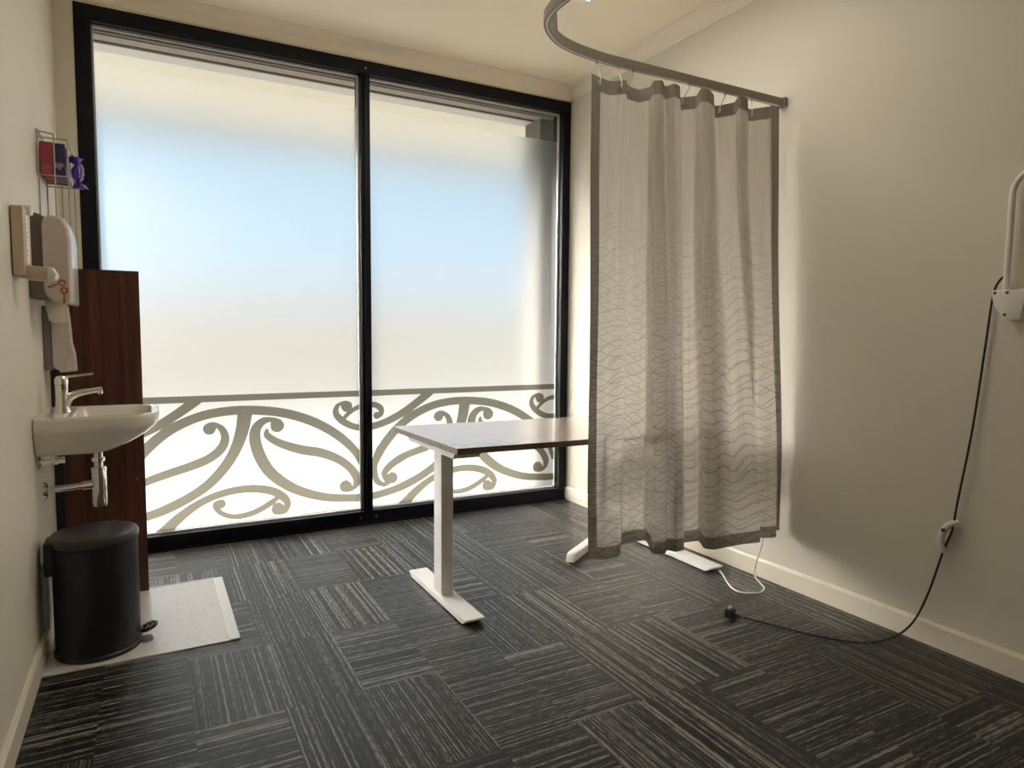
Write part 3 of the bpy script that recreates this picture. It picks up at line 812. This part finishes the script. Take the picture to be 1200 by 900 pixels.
link('crimson_panel', bx(Gx0, Gx0+.043, RY0+.012, RY1-.03, zb+.004, zb+.134, .001), M['crimson'], gb)
link('navy_panel', bx(Gx0+.0432, Gx1, RY0+.012, RY1-.03, zb+.004, zb+.132, .001), M['navy'], gb)
bm = bmesh.new()
for k, (h, z) in enumerate([(.018, .035), (.020, .034), (.030, .026), (.020, .034), (.014, .040)]):
    box(bm, Gx0+.052+k*.006, Gx0+.0545+k*.006, RY0+.0108, RY0+.0119, zb+z, zb+z+h)
link('print', bm, M['print'], gb)
bm = bmesh.new()
for k in range(6): box(bm, Gx0+.008+k*.005, Gx0+.010+k*.005, RY0+.0108, RY0+.0119, zb+.012, zb+.045)
link('pink_print', bm, M['pink_print'], gb)
bm = bmesh.new()
gr = []
for a in np.linspace(0, 1, 6):
    gr.append([bm.verts.new((Gx1+.004+.014*a*(1+.3*math.sin(6*b)), RY0+.03+.18*b, zb+.128-.075*a-.01*math.sin(9*b))) for b in np.linspace(0, 1, 8)])
for a in range(5):
    for b in range(7): bm.faces.new((gr[a][b], gr[a][b+1], gr[a+1][b+1], gr[a+1][b]))
bmesh.ops.solidify(bm, geom=bm.faces[:], thickness=.001)
link('tissue', bm, M['tissue'], gb, smooth=True)
tw = thing('wrapped_sweet', (RX+.03, 3.35, 1.845), 'violet twist-wrapped packet hanging at the right side of the wire rack', 'packet')
sx, sy, sz = RX+.030, 3.325, 1.845
bm = bmesh.new(); bmesh.ops.create_icosphere(bm, subdivisions=3, radius=1)
for v in bm.verts:
    v.co = Vector((sx+v.co.x*.022*(1+.12*math.sin(9*v.co.z+4*v.co.y)), sy+v.co.y*.03, sz+v.co.z*.036))
link('body', bm, [M['purple_foil'], M['lilac_foil']], tw, smooth=True)
for s_ in (1, -1):
    bm = bmesh.new(); rings = []
    for j, (h, r) in enumerate(((.030, .010), (.036, .007), (.046, .018), (.060, .025))):
        rings.append([(sx+(r*(1+.25*math.sin(5*t)))*math.cos(t)-.008*s_*(j > 1), sy+r*(1+.25*math.cos(4*t))*math.sin(t), sz+s_*(h+.004*math.sin(6*t)*(j > 1))) for t in np.linspace(0, 2*PI, 21)[:-1]])
    loft(bm, rings, False, True)
    link('twist', bm, M['purple_foil'], tw, smooth=True)
bm = bmesh.new()
for k in range(4):
    t0 = -.9+k*.55
    tube(bm, [Vector((sx+.0225*math.cos(t)*math.sin(t0+1.3)*1.0, sy-.031*abs(math.cos(t*.8)), sz+.030*math.sin(t)+.004*k)) for t in np.linspace(-.8, .8, 7)], .0028, 6)
link('stripe', bm, M['lilac_foil'], tw, smooth=True)

# ---------------------------------------------------------- wall lamp on the right
lm = thing('wall_lamp', (XR, 1.26, 1.36), 'white bent-tube lamp arm on a bracket on the right wall', 'wall lamp')
ay = 1.248; ax = XR-.030
bm = bmesh.new(); pts = [Vector((ax, ay, 1.345)), Vector((ax, ay-.002, 1.69))]
pts += [Vector((ax, ay-.002-.085*(1-math.cos(t)), 1.69+.085*math.sin(t))) for t in np.linspace(.15, PI/2, 9)] + [Vector((ax, .85, 1.775)), Vector((ax, .62, 1.76))]
tube(bm, pts, .0100, 18); tube(bm, [(ax, ay, 1.35), (ax, ay, 1.395)], .0118, 18)
arm = link('arm', bm, M['white_metal'], lm, smooth=40)
bm = bmesh.new(); lathe(bm, [(.012, .05), (.02, .045), (.05, -.02), (.065, -.055), (.060, -.055), (.045, -.02), (.016, .04)], (ax-.01, .60, 1.72), 28)
link('shade', bm, M['white_metal'], lm, smooth=30)
bm = bmesh.new()
Y = [1.302, 1.222]
poly = [Vector((XR-.055, y, z)) for y, z in ((1.280, 1.366), (1.280, 1.340), (1.270, 1.308), (1.248, 1.276), (1.226, 1.263), (1.188, 1.263), (1.172, 1.366))]
extrude_poly(bm, poly, (.054, 0, 0), .004)
br = link('bracket', bm, M['white_plastic'], lm, smooth=30)
for y, z in ((1.270, 1.356), (1.232, 1.356), (1.236, 1.280)):
    link('screw', lathe(bmesh.new(), [(.001, -.001), (.005, -.0012), (.0055, .001)], (XR-.0555, y, z), 12, 'x'), M['screw'], br)
# its black lead: down the wall, across the floor to a loose plug
lead = [(XR-.028, 1.252, 1.415), (XR-.022, 1.268, 1.408), (XR-.018, 1.286, 1.380), (XR-.016, 1.297, 1.330), (XR-.014, 1.309, 1.187), (XR-.018, 1.334, .876), (XR-.024, 1.369, .582), (XR-.024, 1.380, .482), (XR-.026, 1.407, .392), (XR-.030, 1.452, .210), (XR-.048, 1.492, .085), (XR-.10, 1.528, .022), (2.47, 1.556, .006), (2.39, 1.600, .006), (2.304, 1.716, .006), (2.235, 1.868, .006), (2.185, 1.955, .010)]
bm = bmesh.new(); tube(bm, cr(lead, 8), .0038, 8)
pc = tag(link('power_lead', bm, M['cord_black'], smooth=True), 'long black power lead hanging from the wall lamp down to the carpet', 'power lead')
bm = bmesh.new(); pv = Vector((2.150, 1.995, 0))
box(bm, -.022, .022, -.020, .020, .002, .040, .007, 3)
tube(bm, [(0.0, -.016, .018), (.006, -.05, .010)], [.008, .0045], 10)
bmesh.ops.rotate(bm, verts=bm.verts, cent=(0, 0, 0), matrix=Matrix.Rotation(math.radians(25), 3, 'Z')); bmesh.ops.translate(bm, verts=bm.verts, vec=pv)
pg = link('plug', bm, M['black_plastic'], pc, smooth=30)
for k in (-1, 0, 1): link('pin', bx(pv.x+k*.008-.001, pv.x+k*.008+.001, pv.y-.003, pv.y+.003, .0395, .052), M['steel'], pg)
cl = thing('cord_clip', (XR, 1.39, .44), 'curved white clip holding the black lead halfway down the right wall', 'cord clip')
bm = bmesh.new(); pts = [(XR-.016, 1.362, .512), (XR-.026, 1.392, .495), (XR-.030, 1.414, .455), (XR-.030, 1.416, .415), (XR-.028, 1.402, .385)]
tube(bm, cr(pts, 6), [.009, .0105]+[.0125]*20+[.010, .009, .007], 12)
link('clip_body', bm, M['white_plastic'], cl, smooth=30)
bm = bmesh.new(); box(bm, XR-.046, XR-.036, 1.398, 1.410, .468, .480, .002)
link('toggle', bm, M['screw'], cl)

# white cable from the desk leg to a socket behind the curtain
wc = [(2.500, 2.395, .018), (2.490, 2.365, .010), (2.425, 2.262, .0045), (2.400, 2.175, .0045), (2.470, 2.125, .0045), (2.537, 2.150, .0045), (2.575, 2.205, .005), (2.598, 2.255, .012), (2.602, 2.268, .045), (2.606, 2.255, .110), (2.612, 2.235, .20), (2.628, 2.26, .30), (2.640, 2.34, .37)]
bm = bmesh.new(); tube(bm, cr(wc, 8), .0036, 8)
tag(link('desk_cable', bm, M['cord_white'], smooth=True), 'white cable looping from the right desk foot up behind the curtain', 'cable')
so = thing('wall_socket', (XR, 2.36, .38), 'white wall socket hidden behind the curtain on the right wall', 'socket')
link('face_plate', bx(XR-.010, XR-.0005, 2.30, 2.42, .34, .42, .002), M['white_plastic'], so)
link('inserted_plug', bx(XR-.045, XR-.010, 2.325, 2.365, .355, .40, .005), M['white_plastic'], so)

# ceiling light panel, only its far edge shows at the top of the photograph
M['lamp'] = bpy.data.materials.new('led_diffuser'); M['lamp'].use_nodes = True
b = M['lamp'].node_tree.nodes['Principled BSDF']; b.inputs['Base Color'].default_value = (.9, .88, .84, 1)
b.inputs['Emission Color'].default_value = (1, .92, .78, 1); b.inputs['Emission Strength'].default_value = 2.4
lt = thing('ceiling_light', (1.46, 2.36, ZC), 'white square ceiling light panel at the top edge above the curtain rail', 'ceiling light')
bm = bmesh.new()
x0, x1, y0, y1 = .86, 2.055, 1.78, 2.975
for a, b_, c, d_ in ((x0, x1, y0, y0+.02), (x0, x1, y1-.02, y1), (x0, x0+.02, y0+.02, y1-.02), (x1-.02, x1, y0+.02, y1-.02)):
    box(bm, a, b_, c, d_, ZC-.012, ZC-.0005, .001)
link('frame', bm, M['white_metal'], lt)
link('diffuser', bx(x0+.02, x1-.02, y0+.02, y1-.02, ZC-.007, ZC-.001), M['lamp'], lt)

# -------------------------------------------------------------------- light
w = bpy.data.worlds.new('sky'); bpy.context.scene.world = w; w.use_nodes = True
t = w.node_tree; bg = t.nodes['Background']
bg.inputs[0].default_value = (.55, .79, 1.0, 1); bg.inputs[1].default_value = .565
sun = bpy.data.lights.new('sun', 'SUN'); sun.energy = 12.0; sun.angle = math.radians(44); sun.color = (1, .95, .89)
so_ = bpy.data.objects.new('sun', sun); C.objects.link(so_)
so_.rotation_euler = Vector((-.54, .66, .46)).to_track_quat('Z', 'Y').to_euler()

# ------------------------------------------------------------------- camera
cam = bpy.data.cameras.new('camera'); cam.sensor_width = 36; cam.lens = 784.735*36/1200
cam.clip_start = .02
co = bpy.data.objects.new('camera', cam); C.objects.link(co)
r = Vector((.8792282955, -.4763367843, .0078020728)); u = Vector((.0285813986, .0690893712, .9972009640)); f = Vector((.4755425407, .8765443096, -.0743597016))
co.matrix_world = Matrix(((r.x, u.x, -f.x, 0), (r.y, u.y, -f.y, 0), (r.z, u.z, -f.z, 1.2), (0, 0, 0, 1)))
sc = bpy.context.scene; sc.camera = co
sc.view_settings.view_transform = 'Standard'; sc.view_settings.look = 'None'; sc.view_settings.gamma = 1
sc.view_settings.use_curve_mapping = False; sc.view_settings.exposure = 0.88
sc.cycles.max_bounces = 14; sc.cycles.diffuse_bounces = 8; sc.cycles.glossy_bounces = 6; sc.cycles.transmission_bounces = 12; sc.cycles.transparent_max_bounces = 16
sc.cycles.sample_clamp_indirect = 0
